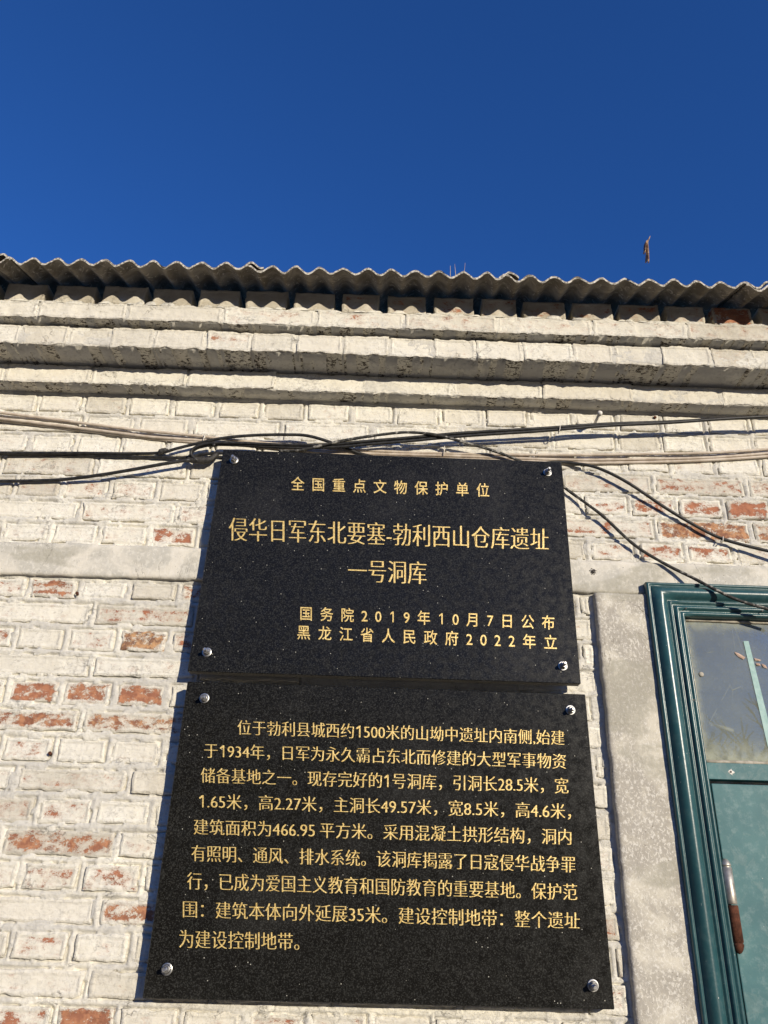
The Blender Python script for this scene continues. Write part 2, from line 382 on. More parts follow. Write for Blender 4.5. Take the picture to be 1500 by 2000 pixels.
# unseen slopes added to cut low sky light on the wall, dipping towards the sun
hv, hf = [], []
na, nr = 72, 8
for i in range(na+1):
    a = math.radians(-185+190*i/na)                      # from the left round behind the viewer to the right
    toward = math.cos(a-math.atan2(SUN.y, SUN.x)); top = math.tan(math.radians(19-9.0*max(0, toward)**3))*95+3*mnoise.noise(Vector((i*.23, 3, 0)))
    for j in range(nr+1):
        t = j/nr; r = 55+55*t; hv.append((r*math.cos(a), r*math.sin(a)+8, -.3+top*(t*t*(3-2*t))+1.2*mnoise.noise(Vector((i*.5, j*.9, 1)))*t))
for i in range(na):
    for j in range(nr): k = i*(nr+1)+j; hf.append((k, k+1, k+nr+2, k+nr+1))
tag(link('added_hills', mesh_py('added_hills', hv, hf, True), simple('added_dark_slope', (.045, .038, .025), (.10, .08, .05), .4, .95)), kind='structure')

# ------------------------------------------------------------------ the building
bld = tag(empty('brick_building', V(0, 0, -2200)),
          'whitewashed brick building with worn red bricks, stepped cornice and corrugated roof', 'building')
XL, XR = -1560, 1560
# masses behind the modelled skin (with the door opening left free)
body = []
def body_box(x0, x1, o0, o1, z0, z1):
    vs, fs = box_verts(x0, x1, o0, o1, z0, z1); body.append((vs, fs))
body_box(-2600, 700, -3000, -14, -2200, 700); body_box(1790, 3400, -3000, -14, -2200, 700); body_box(700, 1790, -3000, -14, 0, 700)
body_box(-2600, 3400, -3000, 40, 703, 730); body_box(700, 1790, -3000, -120, -2200, -3)
bv, bf = [], []
for vs, fs in body: k = len(bv); bv += vs; bf += [tuple(i+k for i in f) for f in fs]
wall = at_world('wall', fix_normals(mesh_py('wall', bv, bf)), MAT_MORTAR, bld)

# course table: z0, z1 of the brick faces, bond and the joints' positions (mm)
def header(x0, lo, hi, p=122.7): k0 = math.ceil((lo-x0)/p); return [x0+p*k for k in range(k0, int((hi-x0)//p)+1)]
CW = 63.0
rows = []   # (zbottom, ztop, joints list)
names_up = 'gfedcba'; zb = [83, 144, 209, 274, 339.5, 404, 467.5, 531]
for i, n in enumerate(names_up):
    z0, z1 = zb[i], zb[i+1]
    if n in 'geca': js = header({'g': -950.4, 'e': -946.5, 'c': -938.5, 'a': -944}[n], XL, XR, {'g': 123.2, 'e': 122.6, 'c': 122.0, 'a': 122.0}[n])
    elif n == 'f': js = header(-765.1, XL, XR, 245.6)
    elif n == 'd': js = header(-751.6, XL, XR, 244.8)
    else: js = [-1545, -1300, -1055, -809, -664, -518.7, -274, -30, 215, 460, 632.5, 755, 880.9, 1005.7, 1128, 1372, 1540]
    rows.append((n, z0, z1, js))
low_js = {1: header(-847.2, XL, 700, 121.2), 2: header(-678.7, XL, 700, 245), 3: header(-853.3, XL, 700, 121.6), 4: header(-657.7, XL, 700, 245),
          5: header(-840.4, XL, 700, 122.3), 6: header(-660, XL, 700, 245), 7: header(-823.5, XL, 700, 119.6), 8: [-1268, -1021, -776, -528.4, -283, -38, 207, 452, 697],
          9: header(-715.6, XL, 700, 123.8), 10: header(-532.5, XL, 700, 245), 11: header(-719.8, XL, 700, 125.2), 12: header(-549.4, XL, 700, 245),
          13: header(-711.5, XL, 700, 121), 14: header(-545.1, XL, 700, 245), 15: header(-597.4, XL, 700, 122), 16: header(-560, XL, 700, 245)}
for k in range(1, 17): rows.append((k, -CW*k-1, -CW*(k-1)-1 if k > 1 else -6, low_js[k]))
worn = {}   # (row, x) -> (worn, hue)
W = [(1, -900, .45, 0), (1, -790, .82, .15), (1, -665, .22, 0), (1, -545, .15, 0), (1, -430, .75, .1), (2, -800, .25, 0), (2, -556, .55, 0), (2, -1000, .2, 0),
     (3, -900, .6, 0), (3, -790, .05, 0), (3, -670, .45, 0), (3, -550, .92, .95), (3, -430, .6, 0), (4, -780, .15, 0), (4, -535, .30, .1), (5, -900, .6, 0), (5, -780, .88, .12),
     (5, -655, .82, .25), (5, -535, .92, .2), (6, -780, .72, .3), (6, -540, .66, .55), (7, -765, .48, 0), (7, -648, .12, 0), (7, -530, .2, 0), (8, -650, .38, 0), (8, -430, .15, 0), (8, -900, .3, 0),
     (9, -778, .5, 0), (9, -655, .5, 0), (9, -530, .06, 0), (10, -655, .72, .3), (10, -430, .3, 0), (11, -780, .4, 0), (11, -655, .48, 0), (11, -530, .62, 0),
     (12, -670, .18, 0), (12, -440, .74, .3), (13, -650, .48, 0), (13, -530, .32, 0), (13, -770, .3, 0), (14, -660, .2, 0), (14, -430, .2, 0), (15, -660, .60, 0), (15, -535, .97, .2), (15, -410, .3, 0),
     (15, -290, .3, 0), (15, -170, .55, 0), (15, -50, .3, 0), (15, 70, .35, 0), (15, 310, .2, 0), (1, 500, .4, 0), (5, 500, .3, 0), (7, 500, .35, 0), (10, 500, .45, 0), (12, 560, .6, 0), (13, 500, .6, 0), (14, 500, .4, 0),
     ('g', -890, .3, 0), ('g', -765, .2, 0), ('g', -640, .32, 0), ('g', -515, .74, 0), ('f', -890, .2, 0), ('f', -640, .38, 0), ('f', -430, .5, 0), ('e', -760, .48, 0), ('e', -640, .5, 0), ('e', -515, .15, 0),
     ('d', -630, .35, 0), ('d', -430, .3, 0), ('e', -885, .35, 0), ('c', -630, .15, 0), ('d', -1000, .4, 0),
     ('g', 585, .5, 0), ('g', 710, .68, 0), ('g', 835, .64, 0), ('g', 960, .45, 0), ('g', 1080, .5, 0), ('f', 585, .52, 0), ('f', 830, .90, .6), ('f', 1080, .80, .6),
     ('e', 580, .5, 0), ('e', 703, .66, 0), ('e', 825, .74, 0), ('e', 950, .88, 0), ('e', 1070, .8, 0), ('d', 590, .45, 0), ('d', 835, .60, 0), ('d', 1090, .62, 0), ('c', 700, .25, 0), ('c', 825, .3, 0), ('c', 950, .2, 0),
     ('c', 1070, .3, 0), ('b', -400, .2, 0), ('a', -400, .1, 0), ('a', -150, .28, 0), ('b', -150, .2, 0), ('a', 560, .2, 0)]
for r, x, wv, h in W: worn.setdefault(r, []).append((x, wv, h))
def worn_at(r, xc, half):
    best = None
    for x, wv, h in worn.get(r, []):
        if abs(x-xc) < half+8 and (best is None or abs(x-xc) < best[0]): best = (abs(x-xc), wv, h)
    return (best[1], best[2]) if best else (random.choice((0, 0, .05, .1, .2)), 0)

def brick_mesh(x0, x1, z0, z1, face, depth, seed, rough=1.0, tilt=True, side_detail=False):
    """rough front face with rounded irregular edges, sides running back into the wall; millimetres, local to its centre"""
    wdt, hgt = x1-x0, z1-z0; nx = max(8, int(wdt/4.2)); nz = max(8, int(hgt/4.2))
    u = np.linspace(0, 1, nx+1); v = np.linspace(0, 1, nz+1); U, Vv = np.meshgrid(u, v)
    X = x0+U*wdt; Z = z0+Vv*hgt
    sx = seed*13.7; eL = np.minimum(U*wdt, (1-U)*wdt); eZ = np.minimum(Vv*hgt, (1-Vv)*hgt); e = np.minimum(eL, eZ)
    ero = 2.2*rough*(1+1.6*fbm(N3, X/26+sx, Z/26, 2))                       # irregular outline
    X = X+np.where(U < .5, 1, -1)*ero*np.clip(1-eL/14, 0, 1)*.9+1.2*rough*fbm(N1, X/9, Z/9+sx, 2)*np.clip(1-eL/10, 0, 1)
    Z = Z+np.where(Vv < .5, 1, -1)*ero*np.clip(1-eZ/12, 0, 1)*.8+1.5*rough*fbm(N2, X/9+sx, Z/9, 2)*np.clip(1-eZ/10, 0, 1)
    o = face+rough*(1.3*fbm(N1, X/30+sx, Z/22, 4)+.45*fbm(N2, X/5, Z/5+sx, 2))
    if tilt: tr = np.random.default_rng(seed); o = o+(U-.5)*tr.uniform(-2.2, 2.2)+(Vv-.5)*tr.uniform(-1.6, 1.6)
    r = 2.2 if not side_detail else 1.2; k = np.clip(e/r, 0, 1); o = o-(1-np.sqrt(np.clip(1-(1-k)**2, 0, 1)))*r*1.0
    rim = np.clip(1-e/13.0, 0, 1)
    nv = (nx+1)*(nz+1); front = np.stack([X, -o, Z], -1).reshape(-1, 3)
    idx = np.arange(nv).reshape(nz+1, nx+1)
    f = np.stack([idx[:-1, :-1], idx[:-1, 1:], idx[1:, 1:], idx[1:, :-1]], -1).reshape(-1, 4)
    loop = np.concatenate([idx[0, :], idx[1:, -1], idx[-1, -2::-1], idx[-2:0:-1, 0]])
    ring = front[loop].copy(); nl = len(loop); rims = [rim.reshape(-1), np.ones(nl)]; verts = [front, ring]; prev = nv+np.arange(nl); base = nv+nl; fs = [f]
    levels = np.linspace(0, 1, 8)[1:] if side_detail else [1.0]
    cx, czz = (x0+x1)/2, (z0+z1)/2
    for lv in levels:
        b = ring.copy()
        b[:, 1] = ring[:, 1]*(1-lv)+(-(face-depth))*lv
        if side_detail and lv < 1:
            dz = 1.6*fbm(N4, b[:, 0]/14, b[:, 1]/12+sx, 4); b[:, 2] += np.where(ring[:, 2] < czz, dz, 0)
        verts.append(b); cur = base+np.arange(len(loop))
        nxt = np.roll(cur, -1); pn = np.roll(prev, -1)
        fs.append(np.stack([prev, cur, nxt, pn], -1)); prev = cur; base += len(loop); rims.append(np.ones(len(loop)))
    vv = np.concatenate(verts); me = mesh_np('brick', (vv-np.array([cx, -face, czz]))/1000, np.concatenate(fs))
    a = me.attributes.new('rim', 'FLOAT', 'POINT'); a.data.foreach_set('value', np.concatenate(rims).astype(np.float32))
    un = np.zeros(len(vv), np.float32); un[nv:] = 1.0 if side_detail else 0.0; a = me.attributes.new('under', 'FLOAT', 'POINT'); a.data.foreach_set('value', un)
    return me, V(cx, face, czz)
seed = 0
def add_brick(parent, x0, x1, z0, z1, face, depth, wv, h, dirt_shade=0.0, **kw):
    global seed; seed += 1
    me, c = brick_mesh(x0, x1, z0, z1, face, depth, seed, **kw)
    o = link('brick', me, MAT_BRICK, parent, c); o['worn'] = float(wv); o['hue'] = float(h); o['dirt_shade'] = float(dirt_shade); return o
# plaque outlines (mm), top to bottom
UPQ = dict(x=(-413, 467.2), z=(-237.9, 345.4)); LOQ = dict(x=(-422, 477), z=(-864, -260.5))
laid = []
for r, z0, z1, js in rows:
    for a, b in zip(js[:-1], js[1:]):
        if isinstance(r, int):
            if a >= 520: continue
            b2 = min(b, 524)
            if b2-a < 22: continue
            hide = (a > -385 and b2 < 440 and z1 < 345 and z0 > -860)
            hide_x = a < -1130 or a < -1130-0
        else:
            b2 = b; hide = (r in 'gfed' and a > -380 and b < 440); hide_x = a < -1400 or b > 1400
        jz, jx = random.uniform(9, 15) if isinstance(r, int) else random.uniform(8, 13), random.uniform(9, 14)
        fc = random.uniform(-.6, 4.6) if r not in ('b', 'd') else random.uniform(.6, 3.2)
        lay = (a+jx/2, b2-jx/2, z0+jz*.55, z1-jz*.45, fc, r, hide or hide_x)
        laid.append(lay)
        if lay[6]: continue
        wv, h = worn_at(r, (a+b)/2, (b-a)/2)
        add_brick(wall, lay[0], lay[1], lay[2], lay[3], fc, 26, wv, h, random.choice((0, 0, 0, .2, .5)), rough=1.45)
# mortar skin between the bricks, a rough height field
step = 3.0; X = np.arange(XL, XR, step); Z = np.arange(-1010, 545, step); GX, GZ = np.meshgrid(X, Z)
H = 0.2+2.2*fbm(N2, GX/38, GZ/20, 4)+1.1*fbm(N4, GX/8, GZ/6, 3)
H += 1.1*np.clip(fbm(N1, GX/60, GZ/60, 2), -1, 1)
drop = np.zeros_like(H, bool)
for x0, x1, z0, z1, fc, r, hid in laid:
    if hid: continue
    i0, i1 = np.searchsorted(X, (x0-8, x1+8)); j0, j1 = np.searchsorted(Z, (z0-8, z1+8))
    sx_, sz_ = GX[j0:j1, i0:i1], GZ[j0:j1, i0:i1]
    d = np.minimum(np.minimum(sx_-x0, x1-sx_), np.minimum(sz_-z0, z1-sz_))
    # the mortar smears over the brick's edge here and there and leaves a crack elsewhere
    sm = fbm(N3, sx_/34+x0, sz_/30, 3)
    g_ = np.clip((d+2.8)/3.6, 0, 1); H[j0:j1, i0:i1] -= g_*np.where(sm > .04, .3, 6.5)
    near = np.clip(1-np.abs(d+3)/4, 0, 1); H[j0:j1, i0:i1] += near*np.clip(sm+.1, 0, 1)*4.0
    H[j0:j1, i0:i1] = np.where((d > 7), -8, H[j0:j1, i0:i1])
    drop[j0:j1, i0:i1] |= d > 12
vv = np.stack([GX, -H, GZ], -1).reshape(-1, 3)/1000+np.array([0, 0, GROUND])
idx = np.arange(len(vv)).reshape(len(Z), len(X))
f = np.stack([idx[:-1, :-1], idx[:-1, 1:], idx[1:, 1:], idx[1:, :-1]], -1)
keep = ~(drop[:-1, :-1] & drop[1:, 1:]) 
keep &= ~((GX[:-1, :-1] > 760) & (GX[:-1, :-1] < 1780) & (GZ[:-1, :-1] < -60)) & ~((GX[:-1, :-1] > 534) & (GZ[:-1, :-1] < -4))
f = f[keep].reshape(-1, 4); used = np.unique(f); remap = np.zeros(len(vv), int); remap[used] = np.arange(len(used))
at_world('mortar', mesh_np('mortar', vv[used], remap[f]), MAT_MORTAR, wall)

# lintel band: one long worn concrete beam, its face a touch proud of the bricks
def slab(name, x0, x1, z0, z1, face, depth, mat, parent, amp=1.0, sd=1.0, res=6.0, edge=3.0):
    nx = int((x1-x0)/res); nz = max(6, int((z1-z0)/res)); U, Vv = np.meshgrid(np.linspace(0, 1, nx+1), np.linspace(0, 1, nz+1))
    X = x0+U*(x1-x0); Z = z0+Vv*(z1-z0); eX = np.minimum(X-x0, x1-X); eZ = np.minimum(Z-z0, z1-Z); e = np.minimum(eX, eZ)
    o = face+amp*(1.6*fbm(N1, X/90+sd, Z/50, 4)+.4*fbm(N2, X/8, Z/8+sd, 2))
    Z = Z+amp*1.8*fbm(N3, X/30, Z/30+sd, 3)*np.clip(1-eZ/12, 0, 1); X = X+amp*2.2*fbm(N4, X/30+sd, Z/24, 3)*np.clip(1-eX/12, 0, 1)
    k = np.clip(e/edge, 0, 1); o = o-(1-np.sqrt(np.clip(1-(1-k)**2, 0, 1)))*edge
    front = np.stack([X, -o, Z], -1).reshape(-1, 3); idx = np.arange(len(front)).reshape(nz+1, nx+1)
    f = np.stack([idx[:-1, :-1], idx[:-1, 1:], idx[1:, 1:], idx[1:, :-1]], -1).reshape(-1, 4)
    loop = np.concatenate([idx[0, :], idx[1:, -1], idx[-1, -2::-1], idx[-2:0:-1, 0]]); b = front[loop].copy(); b[:, 1] = -(face-depth)
    cur = len(front)+np.arange(len(loop)); s = np.stack([loop, cur, np.roll(cur, -1), np.roll(loop, -1)], -1)
    return at_world(name, mesh_np(name, np.concatenate([front, b])/1000+np.array([0, 0, GROUND]), np.concatenate([f, s])), mat, parent)
slab('lintel', XL, 2300, -4, 81, 13, 40, MAT_LINTEL, bld, 1.5, 3.1)
slab('door_surround', 527, 720, -1300, -6, 21, 60, MAT_RENDER, bld, 1.4, 9.3)

# stepped cornice: each course a part, its bricks below it
def course(joints, z0, z1, face, back, wornf):
    c = link('cornice', None, None, bld, V(0, face, (z0+z1)/2))
    for i, (a, b) in enumerate(zip(joints[:-1], joints[1:])):
        if b < -1330 or a > 1330: continue
        jx = random.uniform(-.5, 3)
        wv, h, dr = wornf((a+b)/2); dr = max(dr, random.choice((0, .1, .3)))
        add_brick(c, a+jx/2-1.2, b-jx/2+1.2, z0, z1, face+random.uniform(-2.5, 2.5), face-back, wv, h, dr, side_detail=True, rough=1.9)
    # bed of mortar behind the joints
    s = slab('mortar', -1420, 1420, z0+3, z1-2, face-1.8, face-back-6, MAT_MORTAR, c, 1.5, face)
    return c
def ext(js, p):
    js = list(js)
    while js[0] > -1330: js.insert(0, js[0]-p)
    while js[-1] < 1330: js.append(js[-1]+p)
    return js
course(ext([-1028.2, -795.5, -534, -294.1, -47.3, 184.5, 430.2, 677.5, 921.3], 245), 533, 593, 50, -10, lambda x: (random.choice((0, .05, .15)), 0, .3 if x > 900 else 0))
course(ext([-968.9, -841.5, -729.4, -617.1, -477.3, -355.3, -239.3, -113, 9.2, 127.2, 241, 365.1, 499.3, 608.9, 732.4, 867.8, 975.9], 122), 596, 661, 132, -10,
       lambda x: (.42 if -480 < x < -330 else (.35 if 850 < x < 1000 else random.choice((0, .05, .12))), .2, .55 if x > 880 else 0))
course(ext([-925.5, -691.7, -436.2, -188.3, 47.8, 294.3, 549.1, 801.7], 246), 664, 721, 159, -10,
       lambda x: (.9 if x > 1060 else (.38 if x > -560 else .08), .25 if x > 1060 else 0, .6 if x > 800 else 0))
# eaves course: headers on edge with open gaps, the roof's shade partly painted into their tone
ev = link('eaves', None, None, bld, V(0, 150, 755))
hj = ext([-1044.8, -913.5, -779.5, -645.1, -519.8, -391.7, -262, -133, -9.3, 117.2, 246.4, 362.1, 493.4, 622.7, 750, 875.3, 1005.7], 129)
for a, b in zip(hj[:-1], hj[1:]):
    if b < -1330 or a > 1330: continue
    gp = random.uniform(13, 21); c_ = (a+b)/2
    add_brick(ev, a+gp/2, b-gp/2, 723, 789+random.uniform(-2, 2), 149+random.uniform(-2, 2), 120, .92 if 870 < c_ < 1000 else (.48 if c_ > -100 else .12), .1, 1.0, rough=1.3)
# lumps of mortar squeezed out on the ledge under the eaves
lv, lf = [], []
x = -1330
while x < 1330:
    wd = random.uniform(18, 60); hh = random.uniform(1.5, 6) if random.random() < .75 else random.uniform(7, 13)
    k = len(lv); n = 7
    for j in range(3):
        for i in range(n):
            t = i/(n-1); z = 720.5+hh*math.sin(math.pi*min(max(t*1.0, 0), 1))**.6*(1, 1, 0)[j]*random.uniform(.8, 1.1); lv.append(V(x+wd*t, (157.5, 151, 147)[j]+random.uniform(-1, 1)-(1.5 if j == 0 and i in (0, n-1) else 0), z if j < 2 else 720))
    for i in range(n): lv.append(V(x+wd*i/(n-1), 158.5, 718))
    for j in range(2):
        for i in range(n-1): a = k+j*n+i; lf.append((a, a+1, a+n+1, a+n))
    for i in range(n-1): a = k+3*n+i; b = k+i; lf.append((a, a+1, b+1, b))
    x += wd*random.uniform(.7, 1.9)
tag(at_world('mortar', fix_normals(mesh_py('mortar', lv, lf, True)), MAT_MORTAR, ev), kind='stuff')

# corrugated roof: sheets lapped left over right
roof = link('roof', None, None, bld, V(0, 250, 785))
def sheet(xstart, n_cr, z_left, z_right, crest0, pitch=62.4, first_low=False, sd=0):
    """from xstart, n_cr corrugations; crest0 = X of the first crest"""
    x_end = xstart+n_cr*pitch; nx = int(n_cr*16); L = 1500; ny = 40; th = 6.6; amp = 10.2
    U = np.linspace(xstart, x_end, nx+1); T = np.concatenate([[0, 3], np.linspace(9, 260, 30), np.linspace(300, L, 10)]); ny = len(T)
    XX, TT = np.meshgrid(U, T); ca, sa = math.cos(math.radians(19)), math.sin(math.radians(19))
    wave = amp*(1+.22*fbm(N3, XX/70+sd*3, TT/400, 2))*np.cos((XX-crest0)/pitch*2*np.pi+.35*fbm(N4, XX/110+sd*5, TT/500, 2))
    zc = z_left+(z_right-z_left)*(XX-xstart)/(x_end-xstart)
    lf = np.clip(1-(x_end-XX)/(1.3*pitch), 0, 1); zc = zc+5.0*lf*lf*(3-2*lf)   # rides up over its neighbour
    rag = np.where(TT < 1, 1, 0)*(3.0*fbm(N1, XX/14+sd, TT, 4)-1-5*np.clip(fbm(N2, XX/45+sd, TT, 2)-.35, 0, 1)*4)
    rough = 1.5*fbm(N2, XX/24, TT/24+sd, 3)+3.0*fbm(N1, XX/260+sd, TT/300, 2)
    def surf_pts(off):
        o = 250+rag-TT*ca; z = zc-amp+wave+TT*sa+rough+off
        return np.stack([XX, -o, z], -1).reshape(-1, 3)
    ragn = .9*fbm(N3, XX/5+sd, TT/5, 2)
    top = surf_pts(th/2); top[:, 2] += (ragn*np.where(TT < 1, 1, 0)).reshape(-1); bot = surf_pts(-th/2)
    idx = np.arange(len(top)).reshape(ny, nx+1); q = lambda I, fl: np.stack([I[:-1, :-1], I[:-1, 1:], I[1:, 1:], I[1:, :-1]][::fl], -1).reshape(-1, 4)
    nv = len(top); fs = [q(idx, 1), q(idx+nv, -1)]
    # front lip on vertices of its own so that it can carry its own colour
    lip = np.concatenate([bot[idx[0]], top[idx[0]]]); lip[:, 1] -= .0; li = 2*nv+np.arange(nx+1)
    fs.append(np.stack([li[:-1], li[1:], li[1:]+nx+1, li[:-1]+nx+1], -1))
    for cidx in (0, -1):
        e = idx[:, cidx]; fs.append(np.stack([e[:-1], e[1:], e[1:]+nv, e[:-1]+nv], -1)[:, ::(1 if cidx == 0 else -1)])
    allv = np.concatenate([top, bot, lip]); me = mesh_np('roof_sheet', allv/1000+np.array([0, 0, GROUND]), np.concatenate(fs))
    a = me.attributes.new('lip', 'FLOAT', 'POINT'); vals = np.zeros(len(allv), np.float32); vals[2*nv:] = 1; a.data.foreach_set('value', vals)
    return at_world('roof_sheet', me, MAT_SHEET, roof)
sheet(-1663, 10.9, 780, 790, -1632, sd=0); 
sheet(-1050.5, 11.6, 780.5, 790.5, -987.0, 62.54, sd=1)
sheet(-386.0, 11.67, 783.6, 786.5, -303.0, 62.35, sd=2)
sheet(289.0, 11.37, 781.0, 784.5, 372.2, 62.31, sd=3)
sheet(936.0, 11.7, 776.5, 783, 1000.0, sd=4)

# ------------------------------------------------------------------ door
door = link('door', None, None, bld, V(1245, 0, -2200))
X0, X1F = 651, 1840; ZT, ZB = 21, -2190
prof = [(0, 8), (0, 30), (1.5, 33), (5, 34), (7.5, 32.5), (9, 30), (11, 32), (15, 38.5), (21, 43.5), (27, 45.5), (33, 44.5), (39, 40.5), (43.5, 35), (46, 31), (47.5, 30.5), (49, 34),
        (52, 36), (54.5, 34), (56, 30), (58, 29.5), (60, 29.5), (61.5, 34), (64, 36.5), (67.5, 36.5), (70, 34), (71.5, 29.5), (74, 28.5), (76, 31), (79, 32.5), (82, 31.5), (84.5, 27.5), (86, 20), (87, 6)]
fv, ff = [], []
n = len(prof)
def ring(pts): 
    k = len(fv); fv.extend(pts); return k
rings = []
nseg = 70
for i in range(nseg+1):    # left stile, bottom to top, then head, left to right (mitred corner)
    t = i/nseg; rings.append(ring([V(X0+s, o+.25*mnoise.noise(Vector((s*.05, t*30, 1))), ZB+(ZT-s*.97-ZB)*t) for s, o in prof]))
for i in range(1, 41):
    t = i/40; rings.append(ring([V(X0+s+(X1F-s-X0-s)*t, o+.25*mnoise.noise(Vector((s*.05, t*20, 9))), ZT-s*.97) for s, o in prof]))
for i in range(1, 31):
    t = i/30; rings.append(ring([V(X1F-s, o, ZT-s*.97+(ZB-ZT+s*.97)*t) for s, o in prof]))
for a, b in zip(rings[:-1], rings[1:]):
    for k in range(n-1): ff.append((a+k, a+k+1, b+k+1, b+k))
at_world('door_frame', fix_normals(mesh_py('door_frame', fv, ff, True)), MAT_TEAL, door)
xi = X0+87; xo = X1F-87
box('glass_pane', xi-2, xo+2, 3, 6, -400, -60, MAT_GLASS, door)
# putty beading round the pane
def bead(pts, r, sd):
    path = catmull([V(*p) for p in pts], .012); return tube_geo(path, r, 8, jitter=.18)
for pts in ([(xi+2, 8, -392), (xi+3, 8, -230), (xi+2, 8, -66)], [(xi+2, 8, -65), (xi+500, 8, -67), (xo-2, 8, -66)], [(xi+2, 8, -393), (xi+500, 8, -394), (xo-2, 8, -393)]):
    vs, fs = bead(pts, .0042, 1); at_world('putty', mesh_py('putty', vs, fs, True), MAT_PUTTY, door)
# transom rail with a slot below, then the leaf
box('rail', xi-1, xo+1, -20, 13, -431, -396, MAT_TEAL_PALE, door, 1.2)
box('door_leaf', xi+7, xo-7, -30, 12, ZB+10, -440, MAT_TEAL_PALE, door, 2.0)
box('door_frame', xi-3, xi+4.5, -40, 2, ZB, -431, MAT_TEAL, door)
# bolt hole with flaked paint in the rail
vs, fs = [], []
hx, ho, hz = P(1428, 1508, 14)
rad = [random.uniform(4, 8.5) for _ in range(14)]
for k in range(14): a = 2*math.pi*k/14; vs.append(V(hx+rad[k]*math.cos(a), 13.4, hz+rad[k]*.9*math.sin(a)))
vs.append(V(hx, 14.0, hz)); fs = [(14, k, (k+1) % 14) for k in range(14)]
at_world('flaked_paint', fix_normals(mesh_py('flaked_paint', vs, fs)), MAT_NAIL, door)
vs, fs = lathe([(0, .0022), (.0006, .0021)], V(hx-.5, 14.2, hz+.5), (0, -1, 0), 12); at_world('bolt_hole', mesh_py('bolt_hole', vs, fs), MAT_SPIDER, door)
for hxp, hyp in ((1340, 1188), (1489, 1193), (1355, 1367)):
    q = P(hxp, hyp, 37); vs, fs = lathe([(0, .0021), (.0005, .002)], V(q[0], 37.0, q[2]), (0, -1, 0), 10); at_world('bolt_hole', mesh_py('bolt_hole', vs, fs), MAT_SPIDER, door)
# barrel hinge, upper half bare steel and lower half rusted
hxc = 742.5; hz0, hz1 = -764, -590; ho_ = 27
hinge = link('hinge', None, None, door, V(hxc, ho_, (hz0+hz1)/2))
R_ = .0115
vs, fs = lathe([(0, R_*.93), (.002, R_), (.068, R_), (.0685, R_*.86), (.071, R_*.86), (.0715, R_*.97), (.074, R_*.95), (.080, R_*.72), (.084, R_*.42), (.0855, .0005)], V(hxc, ho_, -676), (0, 0, 1), 24)
# sub-parts sit at the third level already, so the barrel halves hang under the hinge's own door part
bpy.data.objects.remove(hinge)
at_world('hinge', mesh_py('hinge', vs, fs, True), MAT_HINGE, door)
vs, fs = lathe([(0, R_*.94), (.002, R_*1.02), (.066, R_*1.03), (.0665, R_*.9), (.069, R_*.9), (.0695, R_*1.02), (.072, R_), (.080, R_*.75), (.085, R_*.42), (.087, .0005)], V(hxc+.5, ho_, -677.5), (0, 0, -1), 24)
hr = at_world('hinge', mesh_py('hinge', vs, fs, True), MAT_RUST, door); hr['label'] = 'rusty brown lower half of the barrel hinge'
box('hinge_plate', hxc-1, hxc+13, 9.5, 14.5, -752, -602, MAT_TEAL_PALE, door, 1)
# strip of tape and dead leaf scraps on the pane
a = P(1452, 1252, 7); b = P(1462, 1252, 7); c = P(1512, 1452, 7); d = P(1500, 1460, 7)
vs = [V(q[0], 7, q[2]) for q in (a, b, c, d)]+[V(q[0], 6.3, q[2]) for q in (a, b, c, d)]
fs = [(0, 1, 2, 3), (7, 6, 5, 4), (0, 4, 5, 1), (1, 5, 6, 2), (2, 6, 7, 3), (3, 7, 4, 0)]
at_world('tape_strip', fix_normals(mesh_py('tape_strip', vs, fs)), MAT_STRIP, door)
def flake(pts, sd, mat):
    vs = [V(*P(x, y, 7.4+random.uniform(0, 1.2))) for x, y in pts]; cx_ = sum(vs, Vector())/len(vs); cx_ = Vector((cx_.x, cx_.y-.0015, cx_.z)); k = len(vs)
    vs.append(cx_); fs = [(k, i, (i+1) % k) for i in range(k)]; return vs, fs
for pts in ([(1434, 1273), (1443, 1276), (1456, 1284), (1452, 1288), (1441, 1282)], [(1473, 1285), (1487, 1289), (1484, 1291), (1475, 1290)], [(1476, 1295), (1484, 1296), (1486, 1301), (1478, 1299)], [(1487, 1296), (1495, 1299), (1499, 1306), (1491, 1303)]):
    vs, fs = flake(pts, 1, MAT_LEAF); at_world('leaf_scrap', fix_normals(mesh_py('leaf_scrap', vs, fs)), simple('pale_leaf_scrap', (.42, .28, .20), (.55, .40, .30), 60, .8) if 'pale_leaf_scrap' not in bpy.data.materials else bpy.data.materials['pale_leaf_scrap'], door)
vs, fs = lathe([(0, .006), (.0012, .005), (.0018, .001)], V(*P(1370, 1317, 7.2)), (0, -1, 0), 9)
at_world('plaster_blob', mesh_py('plaster_blob', vs, fs, True), MAT_PUTTY, door)
# dark room behind the pane
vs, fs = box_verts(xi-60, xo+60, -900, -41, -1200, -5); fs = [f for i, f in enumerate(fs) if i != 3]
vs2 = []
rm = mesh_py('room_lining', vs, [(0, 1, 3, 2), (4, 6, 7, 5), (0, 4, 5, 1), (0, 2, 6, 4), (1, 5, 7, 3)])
at_world('room_lining', rm, MAT_DARK, door)

